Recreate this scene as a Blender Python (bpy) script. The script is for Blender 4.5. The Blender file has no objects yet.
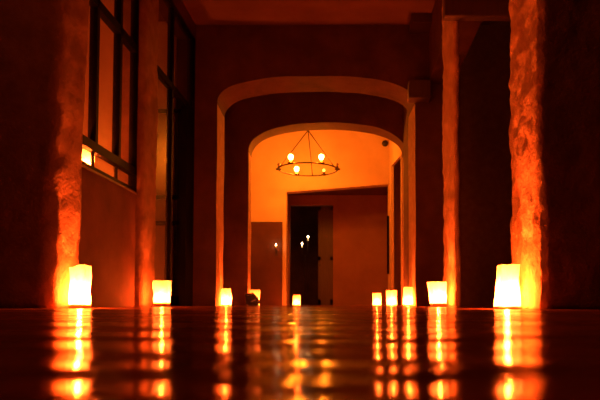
import bpy, bmesh, math, random
from mathutils import Vector, noise, Matrix
random.seed(7)
S = bpy.context.scene
COL = S.collection

# ------------------------------------------------------------------ camera model
F = 600.0; VX = 352.0; HY = 304.5; CAMH = 0.02
TH = math.radians(2.4); CT, ST = math.cos(TH), math.sin(TH)
CY = HY - F * math.tan(TH)

def P(px, py, d):
    """photo pixel at distance d down the corridor -> world point"""
    a = (px - VX) / F; b = (CY - py) / F
    dz = d * (b * CT + ST) / (CT - b * ST)
    dep = d * CT + dz * ST
    return Vector((a * dep, d, dz + CAMH))

def X(px, d): return P(px, HY, d).x
def Z(py, d): return P(VX, py, d).z

# ------------------------------------------------------------------ materials
def mat(name):
    m = bpy.data.materials.new(name); m.use_nodes = True
    nt = m.node_tree; nt.nodes.clear()
    return m, nt, nt.nodes.new('ShaderNodeOutputMaterial')

def N(nt, t, **kw):
    n = nt.nodes.new('ShaderNode' + t)
    for k, v in kw.items():
        if k in n.inputs: n.inputs[k].default_value = v
        else: setattr(n, k, v)
    return n

def plaster(name, c1, c2, scale=6.0, bump=0.5, dist=0.02, rough=0.85, fine=38.0, stretch=(1, 1, 1)):
    m, nt, out = mat(name); L = nt.links.new
    b = N(nt, 'BsdfPrincipled', Roughness=rough); b.inputs['Specular IOR Level'].default_value = 0.2
    tc = N(nt, 'TexCoord'); mp = N(nt, 'Mapping'); mp.inputs['Scale'].default_value = stretch
    L(tc.outputs['Object'], mp.inputs['Vector'])
    n1 = N(nt, 'TexNoise', Scale=scale, Detail=6.0, Roughness=0.6)
    n2 = N(nt, 'TexNoise', Scale=fine, Detail=4.0, Roughness=0.65)
    L(mp.outputs[0], n1.inputs['Vector']); L(mp.outputs[0], n2.inputs['Vector'])
    r = N(nt, 'ValToRGB'); r.color_ramp.elements[0].position = 0.3; r.color_ramp.elements[1].position = 0.7
    r.color_ramp.elements[0].color = (*c1, 1); r.color_ramp.elements[1].color = (*c2, 1)
    L(n1.outputs['Fac'], r.inputs[0]); L(r.outputs[0], b.inputs['Base Color'])
    ad = N(nt, 'Math', operation='MULTIPLY_ADD'); ad.inputs[1].default_value = 0.5
    L(n2.outputs['Fac'], ad.inputs[0]); L(n1.outputs['Fac'], ad.inputs[2])
    bp = N(nt, 'Bump', Strength=bump, Distance=dist)
    L(ad.outputs[0], bp.inputs['Height']); L(bp.outputs[0], b.inputs['Normal'])
    L(b.outputs[0], out.inputs[0])
    return m

def simple(name, col, rough=0.5, metal=0.0, var=0.25, scale=20.0, bump=0.1, spec=0.5):
    m, nt, out = mat(name); L = nt.links.new
    b = N(nt, 'BsdfPrincipled', Roughness=rough, Metallic=metal); b.inputs['Specular IOR Level'].default_value = spec
    tc = N(nt, 'TexCoord'); n1 = N(nt, 'TexNoise', Scale=scale, Detail=4.0)
    L(tc.outputs['Object'], n1.inputs['Vector'])
    r = N(nt, 'ValToRGB')
    r.color_ramp.elements[0].color = (*[c * (1 - var) for c in col], 1)
    r.color_ramp.elements[1].color = (*[min(1, c * (1 + var)) for c in col], 1)
    L(n1.outputs['Fac'], r.inputs[0]); L(r.outputs[0], b.inputs['Base Color'])
    bp = N(nt, 'Bump', Strength=bump, Distance=0.01)
    L(n1.outputs['Fac'], bp.inputs['Height']); L(bp.outputs[0], b.inputs['Normal'])
    L(b.outputs[0], out.inputs[0])
    return m

def wood(name, c1, c2, rough=0.55):
    m, nt, out = mat(name); L = nt.links.new
    b = N(nt, 'BsdfPrincipled', Roughness=rough)
    tc = N(nt, 'TexCoord'); mp = N(nt, 'Mapping'); mp.inputs['Scale'].default_value = (14, 14, 1.2)
    L(tc.outputs['Object'], mp.inputs['Vector'])
    n1 = N(nt, 'TexNoise', Scale=3.0, Detail=6.0)
    L(mp.outputs[0], n1.inputs['Vector'])
    r = N(nt, 'ValToRGB'); r.color_ramp.elements[0].color = (*c1, 1); r.color_ramp.elements[1].color = (*c2, 1)
    L(n1.outputs['Fac'], r.inputs[0]); L(r.outputs[0], b.inputs['Base Color'])
    bp = N(nt, 'Bump', Strength=0.2, Distance=0.005)
    L(n1.outputs['Fac'], bp.inputs['Height']); L(bp.outputs[0], b.inputs['Normal'])
    L(b.outputs[0], out.inputs[0])
    return m

def emit(name, col, k):
    m, nt, out = mat(name)
    e = N(nt, 'Emission', Strength=k); e.inputs[0].default_value = (*col, 1)
    t = N(nt, 'BsdfTransparent'); ad = N(nt, 'AddShader')          # a flame or a clear bulb lets light through
    nt.links.new(e.outputs[0], ad.inputs[0]); nt.links.new(t.outputs[0], ad.inputs[1])
    nt.links.new(ad.outputs[0], out.inputs[0])
    return m

def glass(name):
    m, nt, out = mat(name); L = nt.links.new
    t = N(nt, 'BsdfTransparent'); t.inputs[0].default_value = (0.94, 0.94, 0.94, 1)
    g = N(nt, 'BsdfGlossy', Roughness=0.4)
    f = N(nt, 'Fresnel', IOR=1.45)
    ge = N(nt, 'NewGeometry'); iv = N(nt, 'Math', operation='SUBTRACT'); iv.inputs[0].default_value = 1.0
    L(ge.outputs['Backfacing'], iv.inputs[1])
    ml = N(nt, 'Math', operation='MULTIPLY'); L(f.outputs[0], ml.inputs[0]); L(iv.outputs[0], ml.inputs[1])
    mx = N(nt, 'MixShader'); L(ml.outputs[0], mx.inputs[0]); L(t.outputs[0], mx.inputs[1]); L(g.outputs[0], mx.inputs[2])
    L(mx.outputs[0], out.inputs[0])
    return m

def paper_mat(name, thin=0.30):
    m, nt, out = mat(name); L = nt.links.new
    tc = N(nt, 'TexCoord'); n1 = N(nt, 'TexNoise', Scale=30.0, Detail=5.0)
    L(tc.outputs['Object'], n1.inputs['Vector'])
    r = N(nt, 'ValToRGB'); r.color_ramp.elements[0].color = (0.85, 0.78, 0.68, 1); r.color_ramp.elements[1].color = (0.93, 0.9, 0.84, 1)
    L(n1.outputs['Fac'], r.inputs[0])
    tl = N(nt, 'BsdfTranslucent'); df = N(nt, 'BsdfDiffuse'); tr = N(nt, 'BsdfTransparent')
    tr.inputs[0].default_value = (1.0, 0.9, 0.75, 1)
    L(r.outputs[0], tl.inputs[0]); L(r.outputs[0], df.inputs[0])
    m1 = N(nt, 'MixShader'); m1.inputs[0].default_value = 0.4
    L(tl.outputs[0], m1.inputs[1]); L(df.outputs[0], m1.inputs[2])
    m2 = N(nt, 'MixShader'); m2.inputs[0].default_value = thin
    L(m1.outputs[0], m2.inputs[1]); L(tr.outputs[0], m2.inputs[2])
    L(m2.outputs[0], out.inputs[0])
    return m

def floor_mat():
    m, nt, out = mat('polished_floor'); L = nt.links.new
    b = N(nt, 'BsdfPrincipled', IOR=1.5); b.inputs['Specular IOR Level'].default_value = 0.3
    tc = N(nt, 'TexCoord')
    mp = N(nt, 'Mapping'); mp.inputs['Scale'].default_value = (0.4, 1, 1)
    L(tc.outputs['Object'], mp.inputs['Vector'])
    nA = N(nt, 'TexNoise', Scale=1.6, Detail=6.0, Roughness=0.65)
    nB = N(nt, 'TexNoise', Scale=7.0, Detail=2.5, Roughness=0.5)
    nC = N(nt, 'TexNoise', Scale=22.0, Detail=4.0)
    nD = N(nt, 'TexNoise', Scale=60.0, Detail=4.0)
    for n in (nA, nB, nC, nD): L(mp.outputs[0], n.inputs['Vector'])
    r = N(nt, 'ValToRGB'); r.color_ramp.elements[0].position = 0.3; r.color_ramp.elements[1].position = 0.75
    r.color_ramp.elements[0].color = (0.18, 0.06, 0.03, 1); r.color_ramp.elements[1].color = (0.42, 0.16, 0.08, 1)
    L(nA.outputs['Fac'], r.inputs[0]); L(r.outputs[0], b.inputs['Base Color'])
    rr = N(nt, 'MapRange'); rr.inputs['From Min'].default_value = 0.35; rr.inputs['From Max'].default_value = 0.65
    rr.inputs['To Min'].default_value = 0.08; rr.inputs['To Max'].default_value = 0.2
    L(nA.outputs['Fac'], rr.inputs['Value']); L(rr.outputs[0], b.inputs['Roughness'])
    ad = N(nt, 'Math', operation='MULTIPLY_ADD'); ad.inputs[1].default_value = 0.15
    L(nC.outputs['Fac'], ad.inputs[0]); L(nB.outputs['Fac'], ad.inputs[2])
    a2 = N(nt, 'Math', operation='MULTIPLY_ADD'); a2.inputs[1].default_value = 0.03
    L(nD.outputs['Fac'], a2.inputs[0]); L(ad.outputs[0], a2.inputs[2])
    bp = N(nt, 'Bump', Strength=1.0, Distance=0.017)
    L(a2.outputs[0], bp.inputs['Height']); L(bp.outputs[0], b.inputs['Normal'])
    # patches of dry dust and wear that dull the polish
    nE = N(nt, 'TexNoise', Scale=11.0, Detail=6.0, Roughness=0.7); L(mp.outputs[0], nE.inputs['Vector'])
    dr = N(nt, 'MapRange'); dr.inputs['From Min'].default_value = 0.38; dr.inputs['From Max'].default_value = 0.62
    dr.inputs['To Min'].default_value = 0.15; dr.inputs['To Max'].default_value = 0.85
    L(nE.outputs['Fac'], dr.inputs['Value'])
    df = N(nt, 'BsdfDiffuse'); L(r.outputs[0], df.inputs[0]); L(bp.outputs[0], df.inputs['Normal'])
    mx = N(nt, 'MixShader'); L(dr.outputs[0], mx.inputs[0]); L(b.outputs[0], mx.inputs[1]); L(df.outputs[0], mx.inputs[2])
    L(mx.outputs[0], out.inputs[0])
    return m

M = {}
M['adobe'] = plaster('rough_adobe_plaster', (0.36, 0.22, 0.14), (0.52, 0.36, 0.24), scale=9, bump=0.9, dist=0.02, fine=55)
M['adobe_shaded'] = plaster('shaded_adobe_plaster', (0.15, 0.082, 0.05), (0.25, 0.145, 0.09), scale=9, bump=0.8, dist=0.015, fine=55)  # darker copy of adobe; shade on the left pillars put into its colour
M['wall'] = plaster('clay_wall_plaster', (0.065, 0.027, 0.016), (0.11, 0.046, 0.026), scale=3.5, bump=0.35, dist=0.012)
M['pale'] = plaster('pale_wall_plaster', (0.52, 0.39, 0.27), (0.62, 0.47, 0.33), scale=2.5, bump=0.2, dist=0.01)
M['band'] = plaster('dark_wall_band', (0.07, 0.028, 0.018), (0.1, 0.042, 0.026), scale=3, bump=0.2, dist=0.01)
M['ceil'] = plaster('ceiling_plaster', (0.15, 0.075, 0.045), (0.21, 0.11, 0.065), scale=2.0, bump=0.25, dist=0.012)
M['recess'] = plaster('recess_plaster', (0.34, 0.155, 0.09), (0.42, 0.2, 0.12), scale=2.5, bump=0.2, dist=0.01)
M['ground'] = plaster('courtyard_earth', (0.06, 0.04, 0.03), (0.1, 0.07, 0.05), scale=4, bump=0.4)
M['floor'] = floor_mat()
M['steel'] = simple('black_painted_steel', (0.004, 0.0035, 0.0035), 0.6, 0.0, spec=0.06)
M['iron'] = simple('rusty_iron', (0.05, 0.03, 0.022), 0.6, 0.3)
M['wood'] = wood('dark_timber', (0.05, 0.026, 0.015), (0.10, 0.055, 0.03))
M['door'] = wood('brown_door_wood', (0.06, 0.03, 0.018), (0.12, 0.06, 0.035))
M['glass'] = glass('window_glass')
M['paper'] = paper_mat('kraft_paper', 0.28)
M['sand'] = simple('sand_fill', (0.4, 0.27, 0.15), 0.95, 0, 0.3, 120, 0.4)
M['wax'] = simple('candle_wax', (0.85, 0.75, 0.55), 0.4)
M['flame'] = emit('candle_flame', (1, 0.35, 0.08), 300)
M['tiny_flame'] = emit('distant_flame', (1, 0.6, 0.25), 30)
M['bulb'] = emit('lit_bulb', (1, 0.30, 0.05), 30)
M['dimbulb'] = emit('dim_bulb', (1, 0.25, 0.03), 4)
M['deadbulb'] = simple('unlit_bulb', (0.12, 0.07, 0.05), 0.2)
M['cloth'] = simple('navy_cloth', (0.014, 0.02, 0.06), 0.7, 0, 0.4, 12, 0.4)
M['strap'] = simple('black_webbing', (0.01, 0.01, 0.014), 0.6)
M['plastic'] = simple('dark_plastic', (0.015, 0.012, 0.01), 0.5)

# ------------------------------------------------------------------ object helpers
def tag(o, label=None, cat=None, group=None, kind=None):
    if label: o['label'] = label
    if cat: o['category'] = cat
    if group: o['group'] = group
    if kind: o['kind'] = kind
    return o

def obj(name, bm, m, parent=None, smooth=False):
    me = bpy.data.meshes.new(name)
    bmesh.ops.recalc_face_normals(bm, faces=bm.faces)
    bm.to_mesh(me); bm.free()
    if smooth:
        for p in me.polygons: p.use_smooth = True
    me.materials.append(m)
    o = bpy.data.objects.new(name, me); COL.objects.link(o)
    if parent: o.parent = parent
    return o

def empty(name, loc, label, cat, group=None, kind=None, rz=0):
    o = bpy.data.objects.new(name, None); COL.objects.link(o)
    o.location = loc; o.rotation_euler = (0, 0, rz); o.empty_display_size = 0.1
    return tag(o, label, cat, group, kind)

def add_box(bm, x0, x1, y0, y1, z0, z1, bevel=0.0):
    vs = [bm.verts.new((x, y, z)) for z in (z0, z1) for y in (y0, y1) for x in (x0, x1)]
    fs = []
    for f in ((0, 2, 3, 1), (4, 5, 7, 6), (0, 1, 5, 4), (2, 6, 7, 3), (0, 4, 6, 2), (1, 3, 7, 5)):
        fs.append(bm.faces.new([vs[i] for i in f]))
    if bevel:
        es = list({e for f in fs for e in f.edges})
        bmesh.ops.bevel(bm, geom=es, offset=bevel, segments=2, affect='EDGES', profile=0.6)
    return bm

def box(*a, **k): return add_box(bmesh.new(), *a, **k)

def add_prism(bm, pts, axis, a0, a1):
    """polygon pts (2-D) extruded along axis x or y"""
    def v(p, a): return (a, p[0], p[1]) if axis == 'x' else (p[0], a, p[1])
    A = [bm.verts.new(v(p, a0)) for p in pts]; B = [bm.verts.new(v(p, a1)) for p in pts]
    bm.faces.new(A); bm.faces.new(B[::-1])
    n = len(pts)
    for i in range(n): bm.faces.new((A[i], A[(i + 1) % n], B[(i + 1) % n], B[i]))
    return bm

def add_tube(bm, pts, r, seg=8, closed=False):
    n = len(pts); rings = []
    for i, p in enumerate(pts):
        p = Vector(p)
        if closed: t = Vector(pts[(i + 1) % n]) - Vector(pts[i - 1])
        else: t = Vector(pts[min(i + 1, n - 1)]) - Vector(pts[max(i - 1, 0)])
        t.normalize()
        up = Vector((0, 0, 1)) if abs(t.z) < 0.9 else Vector((1, 0, 0))
        a = t.cross(up).normalized(); b = t.cross(a)
        rr = r[i] if isinstance(r, (list, tuple)) else r
        rings.append([bm.verts.new(p + (a * math.cos(q) + b * math.sin(q)) * rr) for q in [2 * math.pi * k / seg for k in range(seg)]])
    for i in range(n if closed else n - 1):
        A, B = rings[i], rings[(i + 1) % n]
        for k in range(seg): bm.faces.new((A[k], A[(k + 1) % seg], B[(k + 1) % seg], B[k]))
    if not closed:
        bm.faces.new(rings[0]); bm.faces.new(rings[-1][::-1])
    return bm

def add_lathe(bm, prof, c=(0, 0, 0), seg=16):
    """profile [(r, z)] turned about z"""
    rings = []
    for r, z in prof:
        if r < 1e-5: rings.append([bm.verts.new((c[0], c[1], c[2] + z))])
        else: rings.append([bm.verts.new((c[0] + r * math.cos(q), c[1] + r * math.sin(q), c[2] + z)) for q in [2 * math.pi * k / seg for k in range(seg)]])
    for A, B in zip(rings, rings[1:]):
        for k in range(seg):
            a = [A[k % len(A)], A[(k + 1) % len(A)], B[(k + 1) % len(B)], B[k % len(B)]]
            u = []
            for v in a:
                if v not in u: u.append(v)
            if len(u) > 2: bm.faces.new(u)
    for R, flip in ((rings[0], 1), (rings[-1], 0)):
        if len(R) > 1: bm.faces.new(R)
    return bm

def rough_block(x0, x1, y0, y1, z0, z1, res=0.04, amp=0.015, seed=0, edge=0.02, lean=(0, 0)):
    """hand-plastered block: gridded faces pushed in and out by noise, corners rounded"""
    bm = bmesh.new()
    nx, ny, nz = [max(2, int(round(s / res))) for s in (x1 - x0, y1 - y0, z1 - z0)]
    cache = {}
    def vert(i, j, k):
        key = (i, j, k)
        if key in cache: return cache[key]
        x = x0 + (x1 - x0) * i / nx; y = y0 + (y1 - y0) * j / ny; z = z0 + (z1 - z0) * k / nz
        p = Vector((x, y, z)); q = p + Vector((seed * 3.1, seed * 1.7, seed * 5.3))
        d = noise.noise_vector(q * 2.2) * amp * 0.9 + noise.noise_vector(q * 7) * amp * 0.7 + noise.noise_vector(q * 17) * amp * 0.6 + noise.noise_vector(q * 34) * amp * 0.4
        c = Vector((0, 0, 0))
        if i in (0, nx) and j in (0, ny):                       # rounded vertical corners
            c = Vector((1 if i == 0 else -1, 1 if j == 0 else -1, 0)) * edge * (0.7 + 0.6 * noise.noise(q * 4))
        if k in (0, nz): d.z = 0
        t = (z - z0)
        pp = p + d + c + Vector((lean[0] * t, lean[1] * t, 0))
        if k == 0: pp.z = z0
        cache[key] = bm.verts.new(pp); return cache[key]
    def face(a): bm.faces.new([vert(*q) for q in a])
    for k in range(nz):
        for i in range(nx):
            face([(i, 0, k), (i + 1, 0, k), (i + 1, 0, k + 1), (i, 0, k + 1)])
            face([(i, ny, k), (i + 1, ny, k), (i + 1, ny, k + 1), (i, ny, k + 1)])
        for j in range(ny):
            face([(0, j, k), (0, j + 1, k), (0, j + 1, k + 1), (0, j, k + 1)])
            face([(nx, j, k), (nx, j + 1, k), (nx, j + 1, k + 1), (nx, j, k + 1)])
    for i in range(nx):
        for j in range(ny):
            face([(i, j, nz), (i + 1, j, nz), (i + 1, j + 1, nz), (i, j + 1, nz)])
            face([(i, j, 0), (i + 1, j, 0), (i + 1, j + 1, 0), (i, j + 1, 0)])
    return bm

def struct(name, bm, m, label, cat, smooth=False):
    return tag(obj(name, bm, m, None, smooth), label, cat, None, 'structure')

# ------------------------------------------------------------------ layout numbers (metres; Y runs down the corridor)
XR = 0.79                       # inner face of the right-hand pillars
XW = -1.94                      # left wall
A1, A1B = 7.31, 7.86            # first arch wall
A2, A2B = 9.0, 9.38             # second arch wall
E1, E1B = 12.5, 12.75           # end wall with the wide doorway
ZC = Z(25, A1)                  # corridor ceiling
ZR = 4.3                        # ceiling of the room with the chandelier

# ------------------------------------------------------------------ the shell
struct('floor', box(-6, XR + 0.75, -4, 19, -0.1, 0), M['floor'], 'polished dark red floor running the length of the corridor, mirroring the lanterns', 'floor')
struct('courtyard_ground', box(XR + 0.75, 9, -4, 19, -0.12, -0.02), M['ground'], 'dark ground outside beyond the right-hand pillars', 'ground')
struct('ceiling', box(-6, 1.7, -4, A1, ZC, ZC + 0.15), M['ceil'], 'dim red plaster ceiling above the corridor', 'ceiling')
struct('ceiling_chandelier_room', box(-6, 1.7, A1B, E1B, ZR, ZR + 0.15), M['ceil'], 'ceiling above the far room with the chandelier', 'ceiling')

# left wall: solid near part, the parapet below the window, header above the openings
ZS = 1.02                        # window sill height
W1A, W1B = 3.95, 5.42           # first window along Y
W2A, W2B = 5.76, 7.27
bm = bmesh.new()
add_box(bm, XW - 0.22, XW, -4, W1A, 0, ZC)
add_box(bm, XW - 0.22, XW, W1A, W1B + 0.05, 0, ZS)
add_box(bm, XW - 0.22, XW, W1A, W1B + 0.05, 3.15, ZC)
add_box(bm, XW - 0.22, XW - 0.01, W1B + 0.04, W2A, 0, ZC)
add_box(bm, XW - 0.22, XW, W2A, A1, 3.3, ZC)
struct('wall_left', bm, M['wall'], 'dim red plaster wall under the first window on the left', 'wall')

struct('pillar_left', rough_block(-2.1, X(50, 2.98), 2.98, 3.31, 0, ZC, 0.035, 0.010, 1, 0.022, (0.02, 0)), M['adobe_shaded'], 'rough near pillar on the left, lit from its foot by a large lantern', 'pillar', True)
struct('pillar_left_second', rough_block(-2.16, -1.88, 5.36, 5.76, 0, ZC, 0.04, 0.01, 2, 0.016), M['adobe_shaded'], 'second pillar on the left, between the window and the glazed door', 'pillar', True)
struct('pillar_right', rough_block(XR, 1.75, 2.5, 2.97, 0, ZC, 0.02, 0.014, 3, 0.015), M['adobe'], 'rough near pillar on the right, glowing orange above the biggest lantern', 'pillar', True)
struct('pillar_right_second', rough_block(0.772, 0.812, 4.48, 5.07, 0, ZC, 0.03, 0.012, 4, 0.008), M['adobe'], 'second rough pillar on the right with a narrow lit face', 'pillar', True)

# right side: header wall between the second pillar and the arch wall, with beams on top of the opening
xh = X(430, A1)
zh = Z(84, A1)
bm = box(xh, xh + 0.3, 5.25, A1, zh, ZC)
struct('wall_right', bm, M['wall'], 'short red wall above the opening between the second right pillar and the arch', 'wall')
struct('beam', box(X(446, 4.4), 2.6, 4.38, 4.47, Z(17, 4.4), Z(17, 4.4) + 0.36, bevel=0.01), M['wood'], 'dark timber beam running off the top of the second right pillar', 'beam')
struct('trim_1', box(X(409, 7.2), xh, 7.12, A1, Z(100, 7.2), Z(82, 7.2), bevel=0.01), M['wood'], 'dark wooden bearing block at the right end of the first arch', 'trim')
struct('trim_2', box(X(411, 7.2), xh, 7.0, A1, Z(30, 7.2), ZC, bevel=0.01), M['wood'], 'dark beam end under the ceiling above the arch, right', 'trim')

def arch_wall(y0, y1, x0, x1, zt, near, far, spring, crown, n, seg=40):
    """wall with a flattened arch opening; near/far are the (left, right) jamb x at y0 / y1"""
    bm = bmesh.new()
    def prof(a, b):
        pts = [(a, 0.0)]
        for k in range(7): pts.append((a, spring * (k + 1) / 8))
        c, h = (a + b) / 2, (b - a) / 2
        for k in range(seg + 1):
            t = math.pi - math.pi * k / seg
            cu, su = math.cos(t), math.sin(t)
            pts.append((c + h * math.copysign(abs(cu) ** (2 / n), cu), spring + (crown - spring) * max(su, 0) ** (2 / n)))
        for k in range(7): pts.append((b, spring * (7 - k) / 8))
        pts.append((b, 0.0)); return pts
    def wob(x, y, z):
        q = Vector((x, y, z)); w = noise.noise_vector(q * 3.0) * 0.012
        return (x + w.x, y, max(0, z + w.z) if z > 0 else 0)
    fr = [bm.verts.new(wob(x, y0, z)) for x, z in prof(*near)]
    bk = [bm.verts.new(wob(x, y1, z)) for x, z in prof(*far)]
    for i, (A, B, C, D) in enumerate(zip(fr, fr[1:], bk[1:], bk)):
        f = bm.faces.new((A, B, C, D))
        if i < 8 or i >= len(fr) - 9: f.material_index = 1           # jambs in lighter adobe, lantern light put into the colour
    for ring, y in ((fr, y0), (bk, y1)):
        half = len(ring) // 2
        out = []
        for i, v in enumerate(ring):
            if i <= 8: out.append((x0, y, v.co.z))
            elif i >= len(ring) - 9: out.append((x1, y, v.co.z))
            else:
                out.append((v.co.x, y, zt))
        ov = [bm.verts.new(o) for o in out]
        for i in range(len(ring) - 1):
            if i == 8:
                c = bm.verts.new((x0, y, zt)); bm.faces.new((ring[i], ov[i], c, ov[i + 1], ring[i + 1]))
            elif i == len(ring) - 10:
                c = bm.verts.new((x1, y, zt)); bm.faces.new((ring[i], ov[i], c, ov[i + 1], ring[i + 1]))
            else: bm.faces.new((ring[i], ov[i], ov[i + 1], ring[i + 1]))
    for xx in (x0, x1):
        vs = [bm.verts.new(p) for p in ((xx, y0, 0), (xx, y1, 0), (xx, y1, zt), (xx, y0, zt))]; bm.faces.new(vs)
    return bm

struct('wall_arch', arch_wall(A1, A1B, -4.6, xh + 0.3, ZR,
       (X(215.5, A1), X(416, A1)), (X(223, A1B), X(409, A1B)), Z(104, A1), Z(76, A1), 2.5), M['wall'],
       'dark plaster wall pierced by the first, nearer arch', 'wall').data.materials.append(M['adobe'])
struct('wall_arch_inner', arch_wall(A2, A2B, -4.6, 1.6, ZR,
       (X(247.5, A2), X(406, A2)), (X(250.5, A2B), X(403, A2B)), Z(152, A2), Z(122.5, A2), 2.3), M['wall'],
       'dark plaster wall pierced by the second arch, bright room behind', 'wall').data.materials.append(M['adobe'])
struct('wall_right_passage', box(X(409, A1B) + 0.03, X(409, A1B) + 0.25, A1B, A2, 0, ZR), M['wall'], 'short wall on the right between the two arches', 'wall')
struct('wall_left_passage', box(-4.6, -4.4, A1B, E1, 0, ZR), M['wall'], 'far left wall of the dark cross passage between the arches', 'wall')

# room with the chandelier
XER = X(389.5, E1)
xl, xr2 = X(286, E1), XER
bm = bmesh.new()
zl, zr_ = Z(192, E1), Z(183, E1)
add_box(bm, -2.6, xl, E1, E1B, 0, ZR)
add_prism(bm, [(xl, zl), (xr2 + 0.3, zr_), (xr2 + 0.3, ZR), (xl, ZR)], 'y', E1, E1B)
add_box(bm, xr2 - 0.015, xr2 + 0.3, E1, E1B, 0, zr_)
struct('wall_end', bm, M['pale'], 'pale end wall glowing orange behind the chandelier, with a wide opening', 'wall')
struct('trim_3', box(-2.6, xl - 0.08, E1 - 0.02, E1, 0, Z(222, E1)), M['band'], 'dark dado on the end wall left of the wide opening', 'trim')  # flat dark band over the lower part of the end wall
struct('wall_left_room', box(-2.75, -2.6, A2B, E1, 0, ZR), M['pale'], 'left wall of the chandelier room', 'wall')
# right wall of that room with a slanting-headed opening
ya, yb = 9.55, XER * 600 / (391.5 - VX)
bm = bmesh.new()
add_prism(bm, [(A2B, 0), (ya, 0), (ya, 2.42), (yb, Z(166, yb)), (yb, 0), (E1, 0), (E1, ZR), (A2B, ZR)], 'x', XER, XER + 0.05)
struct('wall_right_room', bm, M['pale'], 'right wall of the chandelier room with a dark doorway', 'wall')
struct('wall_side_store', box(XER + 2.2, XER + 2.35, A2B, E1, 0, ZR), M['wall'], 'wall deep inside the dark doorway on the right of the far room', 'wall')

# recess beyond the end wall
R1 = 15.0
zr1 = Z(196, R1)
xd0, xd1, xd2 = X(289.5, R1), X(318, R1), X(333, R1)
bm = bmesh.new()
add_box(bm, -3.2, xd0, R1, R1 + 0.2, 0, zr1 + 0.6)
add_box(bm, xd2, 1.6, R1, R1 + 0.2, 0, zr1 + 0.6)
add_box(bm, xd0, xd2, R1, R1 + 0.2, Z(205, R1), zr1 + 0.6)
struct('wall_back', bm, M['recess'], 'dim red rear wall of the recess past the end opening', 'wall')
struct('ceiling_recess', box(-3.2, 1.6, E1B, R1, zr1 + 0.02, zr1 + 0.2), M['ceil'], 'low ceiling of the recess past the end opening', 'ceiling')
struct('wall_recess_left', box(-3.2, -3.05, E1B, 18.4, 0, zr1), M['wall'], 'left wall of the recess past the end opening', 'wall')
struct('wall_recess_right', box(1.45, 1.6, E1B, R1, 0, zr1), M['wall'], 'right wall of the recess past the end opening', 'wall')
struct('wall_dark_room', box(-3.2, 1.6, 18.2, 18.4, 0, 3.4), M['wall'], 'back wall of the dark room behind the doorway', 'wall')
struct('ceiling_dark_room', box(-3.2, 1.6, R1 + 0.2, 18.4, 3.3, 3.4), M['ceil'], 'ceiling of the dark room behind the doorway', 'ceiling')

# closed leaf of the double door
dz = Z(206, R1)
d = empty('door_2', (xd1, R1 + 0.05, 0), 'closed brown wooden door leaf at the right of the dark doorway', 'door', None, 'structure')
w = xd2 - xd1
obj('door_panel', box(0, w, 0.01, 0.04, 0, dz), M['door'], d)
bm = bmesh.new()
for a, b, c, e in ((0, w, 0, 0.15), (0, w, dz * 0.45, dz * 0.45 + 0.1), (0, w, dz - 0.1, dz), (0, 0.07, 0, dz), (w - 0.07, w, 0, dz)):
    add_box(bm, a, b, -0.005, 0.012, c, e)
obj('door_frame', bm, M['door'], d)
obj('handle', add_lathe(bmesh.new(), [(0.0, 0), (0.02, 0.0), (0.025, 0.02), (0.0, 0.04)], (0.05, -0.02, 1.0), 10), M['iron'], d)

# rooms behind the glazing on the left
struct('wall_dim_room', box(-4.6, XW - 0.23, 7.22, A1 - 0.01, 0, ZC), M['pale'], 'end wall of the dim room seen through the tall glazing', 'wall')
struct('wall_side_room', box(-4.6, XW - 0.2, 5.6, 5.72, 0, ZC), M['pale'], 'orange-lit partition seen through the first window', 'wall')
struct('wall_side_room_left', box(-4.75, -4.6, -1, A1, 0, ZC), M['pale'], 'left wall of the side room behind the windows', 'wall')
struct('wall_rear', box(-6, 4, -4.15, -4, 0, ZC), M['wall'], 'wall closing the corridor behind the viewer', 'wall')
struct('wall_courtyard_end', box(1.3, 7.5, 10.0, 10.2, -0.1, 6.0), M['adobe'], 'dark wall across the courtyard between the right-hand pillars', 'wall')
struct('wall_courtyard', box(7.5, 7.7, -4, 19, -0.1, 3.2), M['wall'], 'far wall of the dark courtyard on the right', 'wall')

# unseen fill lamps, added to brighten the left pillar front and the dim room
def fill_lamp(loc, label, power, rz):
    t = empty('fill_lamp', loc, label, 'lamp', None, None, rz)
    obj('back_plate', add_lathe(bmesh.new(), [(0, 0), (0.05, 0), (0.05, 0.012), (0, 0.012)], (0, 0, 0), 16), M['iron'], t).rotation_euler = (0, math.pi / 2, 0)
    obj('arm', add_tube(bmesh.new(), [(0.005, 0, 0), (0.07, 0, -0.01), (0.12, 0, 0.0), (0.12, 0, 0.05)], 0.008, 6), M['iron'], t, True)
    obj('bulb', add_lathe(bmesh.new(), [(0, 0.05), (0.018, 0.055), (0.03, 0.09), (0.02, 0.12), (0, 0.13)], (0.12, 0, 0), 12), M['dimbulb'], t, True)
    ld = bpy.data.lights.new('fill_light', 'POINT'); ld.energy = power; ld.color = (1, 0.12, 0.015); ld.shadow_soft_size = 0.03
    lo = bpy.data.objects.new('fill_light', ld); COL.objects.link(lo); lo.parent = t; lo.location = (0.12, 0, 0.09)
fill_lamp((XW, 1.5, 2.5), 'added unseen fill lamp on the left wall before the near pillar', 14, 0)
fill_lamp((-4.6, 5.95, 2.3), 'added unseen fill lamp in the dim room behind the tall glazing', 22, 0)

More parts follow.
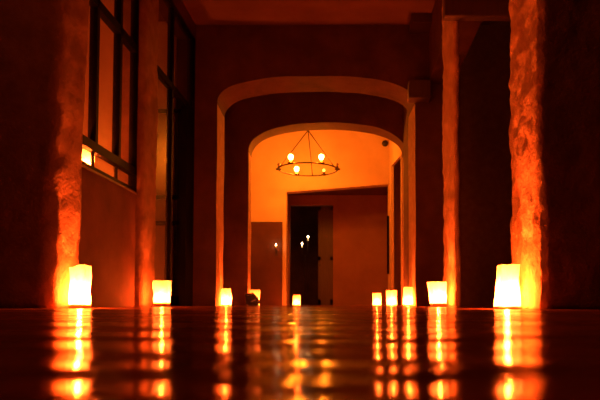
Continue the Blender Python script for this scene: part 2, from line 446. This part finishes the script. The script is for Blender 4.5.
# ------------------------------------------------------------------ window 1
GX = XW - 0.035
w1 = empty('window_1', (GX, 4.7, ZS), 'first steel-framed window on the left, orange light behind its panes', 'window', None, 'structure')
def wbox(y0, y1, z0, z1, t=0.03, off=0.0): return box(off - t, off + t, y0 - 4.7, y1 - 4.7, z0 - ZS, z1 - ZS, bevel=0.004)
ZT1, ZT2, ZTOP = 1.215, Z(52, 5.41) , 3.15
bm = bmesh.new()
add_box(bm, -0.035, 0.035, W1A - 4.7, W1B - 4.7, 0, 0.035)
add_box(bm, -0.035, 0.035, W1A - 4.7, W1B - 4.7, ZTOP - ZS - 0.05, ZTOP - ZS)
add_box(bm, -0.035, 0.035, W1A - 4.7, W1A - 4.65, 0, ZTOP - ZS)
add_box(bm, -0.035, 0.035, W1B - 4.775, W1B - 4.7, 0, ZTOP - ZS)
obj('window_frame', bm, M['steel'], w1)
obj('transom', wbox(W1A, W1B, ZT1 - 0.036, ZT1 + 0.036), M['steel'], w1)
obj('transom', wbox(W1A, W1B, ZT2 - 0.036, ZT2 + 0.036), M['steel'], w1)
YM = [W1A + 0.03, 4.525, 4.98, W1B - 0.05]
for y in YM[1:3]:
    obj('mullion', wbox(y - 0.025, y + 0.025, ZT1 + 0.03, ZTOP - 0.03), M['steel'], w1)
    obj('mullion', wbox(y - 0.008, y + 0.008, ZS + 0.02, ZT1 - 0.03, 0.012), M['steel'], w1)
for a, b in zip(YM, YM[1:]):
    for z0, z1 in ((ZS + 0.03, ZT1 - 0.03), (ZT1 + 0.03, ZT2 - 0.03), (ZT2 + 0.03, ZTOP - 0.04)):
        obj('pane', box(-0.003, 0.003, a - 4.7, b - 4.7, z0 - ZS, z1 - ZS), M['glass'], w1)
obj('window_sill', box(-0.19, 0.045, W1A - 4.7, W1B - 4.7, -0.012, 0.004), M['wood'], w1)

# ------------------------------------------------------------------ window 2 (full height glazing) and its open door leaf
w2 = empty('window_2', (GX, 6.4, 0), 'tall dark steel glazing on the left just before the arch', 'window', None, 'structure')
def w2box(y0, y1, z0, z1, t=0.03): return box(-t, t, y0 - 6.4, y1 - 6.4, z0, z1, bevel=0.004)
ZD = 2.385
bm = bmesh.new()
add_box(bm, -0.035, 0.035, W2A - 6.4, W2A - 6.34, 0, 3.3)
add_box(bm, -0.035, 0.035, 6.98 - 6.4, 7.06 - 6.4, 0, ZD)
add_box(bm, -0.035, 0.035, 7.2 - 6.4, A1 - 6.4, 0, 3.3)
add_box(bm, -0.035, 0.035, W2A - 6.4, A1 - 6.4, 3.25, 3.3)
add_box(bm, -0.035, 0.035, 7.06 - 6.4, 7.2 - 6.4, 0, ZD)
obj('window_frame', bm, M['steel'], w2)
obj('transom', w2box(W2A, 7.2, ZD - 0.035, ZD + 0.035), M['steel'], w2)
obj('mullion', w2box(6.4, 6.46, 0, 3.26), M['steel'], w2)
for a, b in ((W2A + 0.05, 6.4), (6.46, 7.2)):
    obj('pane', box(-0.003, 0.003, a - 6.4, b - 6.4, ZD + 0.03, 3.26), M['glass'], w2)
obj('pane', box(-0.003, 0.003, W2A + 0.05 - 6.4, 6.4 - 6.4, 0.02, ZD - 0.03), M['glass'], w2)
dl = empty('door_1', (GX - 0.05, 7.12, 0), 'open glazed steel door leaf behind the tall window on the left', 'door', None, 'structure')
bm = bmesh.new()
add_box(bm, -0.06, 0, -0.02, 0.02, 0.01, 2.36); add_box(bm, -0.7, -0.64, -0.02, 0.02, 0.01, 2.36)
for z0, z1 in ((0.01, 0.12), (Z(225, 7.1), Z(221, 7.1)), (Z(199, 7.1), Z(195, 7.1)), (2.32, 2.36)):
    add_box(bm, -0.7, 0, -0.02, 0.02, z0, z1)
obj('door_frame', bm, M['steel'], dl)
for z0, z1 in ((0.12, Z(225, 7.1)), (Z(221, 7.1), Z(199, 7.1)), (Z(195, 7.1), 2.32)):
    obj('pane', box(-0.64, -0.06, -0.003, 0.003, z0, z1), M['glass'], dl)

# ------------------------------------------------------------------ paper bag lanterns
LCOL = (1.0, 0.10, 0.0095)
def bag_bm(w, dpt, h, top=1.0, lean=0.0, seed=0, notch=0.0):
    """square-bottomed paper bag: flat creased sides, gusset folds, uneven open rim, double skin"""
    bm = bmesh.new(); rnd = random.Random(seed)
    def ring(z, inset=0.0):
        t = z / h
        s = 1 + (top - 1) * t + 0.035 * math.sin(t * 5 + seed)
        hw, hd = w / 2 * s - inset, dpt / 2 * s - inset
        g = 0.10 * t * hd                              # gusset pinches in towards the rim
        pts = []
        for (ux, uy) in ((-1, -1), (-.5, -1), (0, -1), (.5, -1), (1, -1), (1, -.5), (1, 0), (1, .5), (1, 1), (.5, 1), (0, 1), (-.5, 1), (-1, 1), (-1, .5), (-1, 0), (-1, -.5)):
            x = ux * hw; y = uy * hd
            if abs(ux) == 1 and uy == 0: x -= ux * g
            q = Vector((ux * 1.3 + seed * 7, uy * 1.3, z * 14))
            nv = noise.noise_vector(q) * 0.085 * w * min(1, t * 3)
            pts.append(Vector((x + nv.x + lean * z, y + nv.y, z)))
        return pts
    zs = [0, .03, .1, .2, .3, .4, .5, .6, .7, .8, .9, 1.0]
    outer = []
    for t in zs:
        pts = ring(t * h)
        if t == 1.0:
            for i, p in enumerate(pts):
                p.z += 0.02 * h * noise.noise(Vector((i * 1.7, seed * 3.3, 0)))
                if notch and p.x < 0: p.z -= notch * h
        outer.append([bm.verts.new(p) for p in pts])
    n = 16
    for A, B in zip(outer, outer[1:]):
        for k in range(n): bm.faces.new((A[k], A[(k + 1) % n], B[(k + 1) % n], B[k]))
    bm.faces.new(outer[0])
    return bm

LGROUP = 'paper bag lanterns along the floor'
def lantern(px0, px1, top, bot, d, label, power=1.0, zbase=0.0, taper=1.0, lean=0.0, seed=0, notch=0.0, rot=0.0, group=LGROUP, cx=None, fill=0.08):
    k = d / 600.0
    x = cx if cx is not None else ((px0 + px1) / 2 - VX) * k
    w, h = (px1 - px0) * k, (bot - top) * k
    t = empty('paper_lantern', (x, d, zbase), label, 'lantern', group, None, rot)
    dp = min(0.10, w * 0.75)
    w -= dp * abs(x) / d
    obj('bag', bag_bm(w, dp, h, taper, lean, seed, notch), M['paper'], t)
    hs = h * fill
    obj('sand', box(-w * .46, w * .46, -dp * .46, dp * .46, 0.002, hs), M['sand'], t)
    c = obj('candle', add_lathe(bmesh.new(), [(0.019, 0), (0.019, 0.022), (0.015, 0.024), (0.0, 0.022)], (0, 0, hs - 0.002), 14), M['wax'], t, True)
    obj('flame', add_lathe(bmesh.new(), [(0.0, 0), (0.006, 0.006), (0.0075, 0.013), (0.004, 0.024), (0.0, 0.034)], (0, 0, hs + 0.022), 10), M['flame'], c, True)
    ld = bpy.data.lights.new('candle_light', 'POINT'); ld.energy = POWER * power; ld.color = LCOL; ld.shadow_soft_size = 0.012
    lo = bpy.data.objects.new('candle_light', ld); COL.objects.link(lo); lo.parent = t; lo.location = (0, 0, hs + 0.045)
    return t
POWER = 95.0
lantern(493.5, 520, 266, 310, 2.70, 'largest glowing paper bag lantern, at the foot of the near right pillar', 1.3, taper=0.86, lean=0.06, seed=1)
lantern(69, 91, 263, 306, 3.16, 'glowing paper bag lantern with a torn rim at the foot of the near left pillar', 1.9, taper=1.0, lean=0.0, seed=2, notch=0.05, fill=0.11)
lantern(153.5, 170.5, 279, 305, 5.42, 'glowing paper bag lantern below the tall glazing beside the second left pillar', 0.85, taper=1.06, seed=3, fill=0.16)
lantern(430, 447, 281, 306, 4.66, 'glowing paper bag lantern leaning at the foot of the second right pillar', 1.0, taper=1.08, lean=-0.08, seed=4, fill=0.16)
lantern(221, 232, 286, 303.5, 7.70, 'glowing paper bag lantern against the left jamb of the first arch', 1.0, taper=0.85, seed=5)
lantern(403, 413, 287, 306, 7.48, 'glowing paper bag lantern against the right jamb of the first arch', 1.0, taper=0.95, seed=6)
lantern(386.8, 396.5, 291, 306.5, 8.85, 'middle one of the three lanterns in a row on the right under the arches', 1.0, taper=1.1, seed=7)
lantern(372.8, 381.2, 294.5, 307, 10.5, 'smallest, farthest lantern of the row on the right inside the far room', 1.0, taper=1.05, seed=8)
lantern(292.5, 300.8, 296.5, 307, 12.15, 'small paper lantern standing alone in front of the dark doorway', 0.55, taper=0.8, seed=9)
lantern(250, 260, 289, 305, 9.2, 'paper lantern half hidden behind the dark bundle at the second arch', 0.35, taper=1.0, seed=10)
lantern(80, 94, 144, 169, 4.62, 'bright lantern on the inner sill seen through the lowest pane of the first window', 1.0, zbase=ZS + 0.006, seed=11, group='window sill lantern', cx=-2.055)
lantern(80, 94, 144, 169, 4.12, 'added unseen lantern on the inner sill behind the near left pillar', 1.6, zbase=ZS + 0.006, seed=12, group='window sill lantern', cx=-2.06)  # unseen lantern added to light the room behind the first window

# ------------------------------------------------------------------ bundle on the floor in front of the half-hidden lantern
b = empty('knapsack', (X(252.5, 8.72), 8.72, 0), 'small dark navy bundle lying on the floor in front of a lantern', 'bag')
bm = bmesh.new()
bmesh.ops.create_icosphere(bm, subdivisions=4, radius=1)
for v in bm.verts:
    p = v.co.copy(); q = p * 1.6
    p += noise.noise_vector(q) * 0.18 + noise.noise_vector(q * 3) * 0.05
    p = Vector((p.x * 0.105, p.y * 0.10, max(0, p.z * 0.105 + 0.085)))
    p.z *= 1.0 - 0.35 * max(0, p.x / 0.115)
    v.co = p
obj('body', bm, M['cloth'], b, True)
bm = bmesh.new(); bmesh.ops.create_icosphere(bm, subdivisions=3, radius=1)
for v in bm.verts:
    p = v.co.copy(); p += noise.noise_vector(p * 2.3 + Vector((4, 1, 2))) * 0.15
    v.co = Vector((p.x * 0.06 - 0.045, p.y * 0.06 - 0.05, max(0.0, p.z * 0.03 + 0.155)))
obj('flap', bm, M['cloth'], b, True)
obj('strap', add_tube(bmesh.new(), [(0.10 - 0.02 * i, -0.10 - 0.02 * math.sin(i * .8), 0.008 + 0.03 * max(0, math.sin(i * 0.45))) for i in range(10)], 0.007, 6), M['strap'], b, True)

# ------------------------------------------------------------------ chandelier
CD = 11.0
cc = P(308, 169.5, CD); ap = P(309, 131, CD)
rad = 29.5 * CD / 600
ch = empty('chandelier', (cc.x, CD, cc.z), 'round iron chandelier with bulbs hanging in the far room', 'chandelier')
obj('ring', add_tube(bmesh.new(), [(rad * math.cos(2 * math.pi * k / 48), rad * math.sin(2 * math.pi * k / 48), 0) for k in range(48)], 0.013, 8, True), M['iron'], ch, True)
ha = ap.z - cc.z
for q in (205, 335, 85):
    a = math.radians(q)
    obj('rod', add_tube(bmesh.new(), [(0.01 * math.cos(a), 0.01 * math.sin(a), ha), (rad * math.cos(a), rad * math.sin(a), 0)], 0.009, 6), M['iron'], ch, True)
bm = bmesh.new()
for k in range(int((ZR - ap.z) / 0.05)):
    z = ha + 0.025 + k * 0.05
    pts = [((0.012 * math.cos(t) if k % 2 else 0), (0 if k % 2 else 0.012 * math.cos(t)), z + 0.032 * math.sin(t)) for t in [2 * math.pi * i / 10 for i in range(10)]]
    add_tube(bm, pts, 0.004, 5, True)
obj('chain', bm, M['iron'], ch)
obj('ceiling_rose', add_lathe(bmesh.new(), [(0.0, 0), (0.05, 0), (0.06, 0.02), (0.06, 0.03), (0, 0.03)], (0, 0, ZR - cc.z - 0.03), 16), M['iron'], ch, True)
CH_POWER = 80.0
for q, st in ((180, 'deadbulb'), (240, 'bulb'), (300, 'bulb'), (0, 'deadbulb'), (60, 'dimbulb'), (118, 'bulb')):
    a = math.radians(q); bx, by = rad * math.cos(a), rad * math.sin(a)
    cup = obj('socket', add_lathe(bmesh.new(), [(0.0, -0.015), (0.05, -0.005), (0.06, 0.012), (0.028, 0.016), (0.022, 0.06), (0.0, 0.06)], (bx, by, 0), 12), M['iron'], ch, True)
    r = 0.05 if st == 'bulb' else 0.028
    bl = obj('bulb', add_lathe(bmesh.new(), [(0.0, 0.0), (0.4 * r, 0.1 * r), (0.75 * r, 0.6 * r), (r, 1.3 * r), (0.8 * r, 1.9 * r), (0.4 * r, 2.2 * r), (0, 2.3 * r)], (bx, by, 0.055), 14), M[st], cup, True)
    if st != 'bulb': bl['label'] = 'unlit bulb' if st == 'deadbulb' else 'faintly glowing bulb'
    else:
        ld = bpy.data.lights.new('bulb_light', 'POINT'); ld.energy = CH_POWER; ld.color = (1, 0.185, 0.005); ld.shadow_soft_size = 0.05
        lo = bpy.data.objects.new('bulb_light', ld); COL.objects.link(lo); lo.parent = ch; lo.location = (bx, by, 0.055 + 1.2 * r)

# ------------------------------------------------------------------ small fittings in the far room
p = P(385, 143.5, E1)
s = empty('smoke_detector', (p.x, E1, p.z), 'small dark fitting high on the end wall near its right corner', 'detector')
obj('body', add_lathe(bmesh.new(), [(0, 0), (0.06, 0), (0.062, 0.02), (0.05, 0.045), (0, 0.05)], (0, 0, 0), 20), M['plastic'], s, True)
obj('rim', add_lathe(bmesh.new(), [(0.064, 0.0), (0.068, 0.004), (0.068, 0.012), (0.062, 0.014), (0, 0.014)], (0, 0, 0), 20), M['plastic'], s, True)
s.rotation_euler = (math.pi / 2, 0, 0)
p0, p1 = P(388, 216, E1), P(388, 274, E1)
tag(obj('wall_strip', box(p0.x - 0.025, p0.x + 0.02, E1 - 0.03, E1 - 0.001, p1.z, p0.z, bevel=0.004), M['steel']), 'narrow dark vertical strip on the end wall beside the right corner', 'wall strip')

# wall candle left of the opening, and a two-armed candle stand in the dark room
p = P(276, 245, E1 - 0.12)
sc = empty('wall_sconce', (p.x, E1 - 0.02, p.z), 'tiny candle on a dark sconce on the dado left of the doorway', 'sconce')
obj('bracket', add_tube(bmesh.new(), [(0, -0.002, -0.16), (0, -0.05, -0.14), (0, -0.1, -0.10), (0, -0.1, -0.06)], 0.008, 6), M['iron'], sc, True)
obj('back_plate', box(-0.03, 0.03, -0.012, -0.001, -0.22, -0.1), M['iron'], sc)
c = obj('candle', add_lathe(bmesh.new(), [(0, -0.06), (0.014, -0.06), (0.014, -0.02), (0, -0.02)], (0, -0.1, 0), 10), M['wax'], sc, True)
obj('flame', add_lathe(bmesh.new(), [(0, -0.02), (0.014, 0.0), (0.012, 0.015), (0, 0.035)], (0, -0.1, 0), 10), M['tiny_flame'], c, True)
SD = 16.0
pa, pb = P(302, 244, SD), P(308, 237, SD)
st = empty('candle_stand', ((pa.x + pb.x) / 2, SD, 0), 'thin iron candle stand with two flames inside the dark doorway', 'candle stand')
xm = (pb.x - pa.x) / 2
obj('pole', add_tube(bmesh.new(), [(0, 0, 0.02), (0, 0, 0.7), (0, 0, pa.z - 0.3)], 0.012, 8), M['iron'], st, True)
obj('base', add_lathe(bmesh.new(), [(0, 0), (0.16, 0), (0.16, 0.015), (0.05, 0.035), (0.012, 0.06), (0, 0.06)], (0, 0, 0), 18), M['iron'], st, True)
for sx, pz in ((-xm, pa.z), (xm, pb.z)):
    obj('arm', add_tube(bmesh.new(), [(0, 0, pa.z - 0.32), (sx * .7, 0, pa.z - 0.3), (sx, 0, pa.z - 0.24), (sx, 0, pz - 0.1)], 0.009, 6), M['iron'], st, True)
    c = obj('candle', add_lathe(bmesh.new(), [(0, -0.1), (0.03, -0.1), (0.03, -0.09), (0.016, -0.09), (0.016, -0.03), (0, -0.03)], (sx, 0, pz), 10), M['wax'], st, True)
    obj('flame', add_lathe(bmesh.new(), [(0, -0.03), (0.02, 0.0), (0.017, 0.02), (0, 0.05)], (sx, 0, pz), 10), M['tiny_flame'], c, True)

# ------------------------------------------------------------------ world, camera, view
wd = bpy.data.worlds.new('night'); S.world = wd; wd.use_nodes = True
wd.node_tree.nodes['Background'].inputs[0].default_value = (0.8, 0.15, 0.05, 1)
wd.node_tree.nodes['Background'].inputs[1].default_value = 0.012
cd = bpy.data.cameras.new('camera'); cam = bpy.data.objects.new('camera', cd); COL.objects.link(cam)
cam.location = (0, 0, CAMH); cam.rotation_euler = (math.pi / 2 + TH, 0, 0)
cd.sensor_width = 36; cd.lens = 36 * F / 600; cd.sensor_fit = 'HORIZONTAL'
cd.shift_x = (300 - VX) / 600; cd.shift_y = (CY - 200) / 600
cd.clip_start = 0.01
cd.dof.use_dof = True; cd.dof.focus_distance = 2.8; cd.dof.aperture_fstop = 13
S.camera = cam
S.view_settings.view_transform = 'Standard'; S.view_settings.look = 'None'
S.view_settings.gamma = 1; S.view_settings.use_curve_mapping = False
S.view_settings.exposure = 0.0
S.cycles.use_denoising = True
S.cycles.transparent_max_bounces = 16
S.cycles.max_bounces = 8; S.cycles.diffuse_bounces = 4
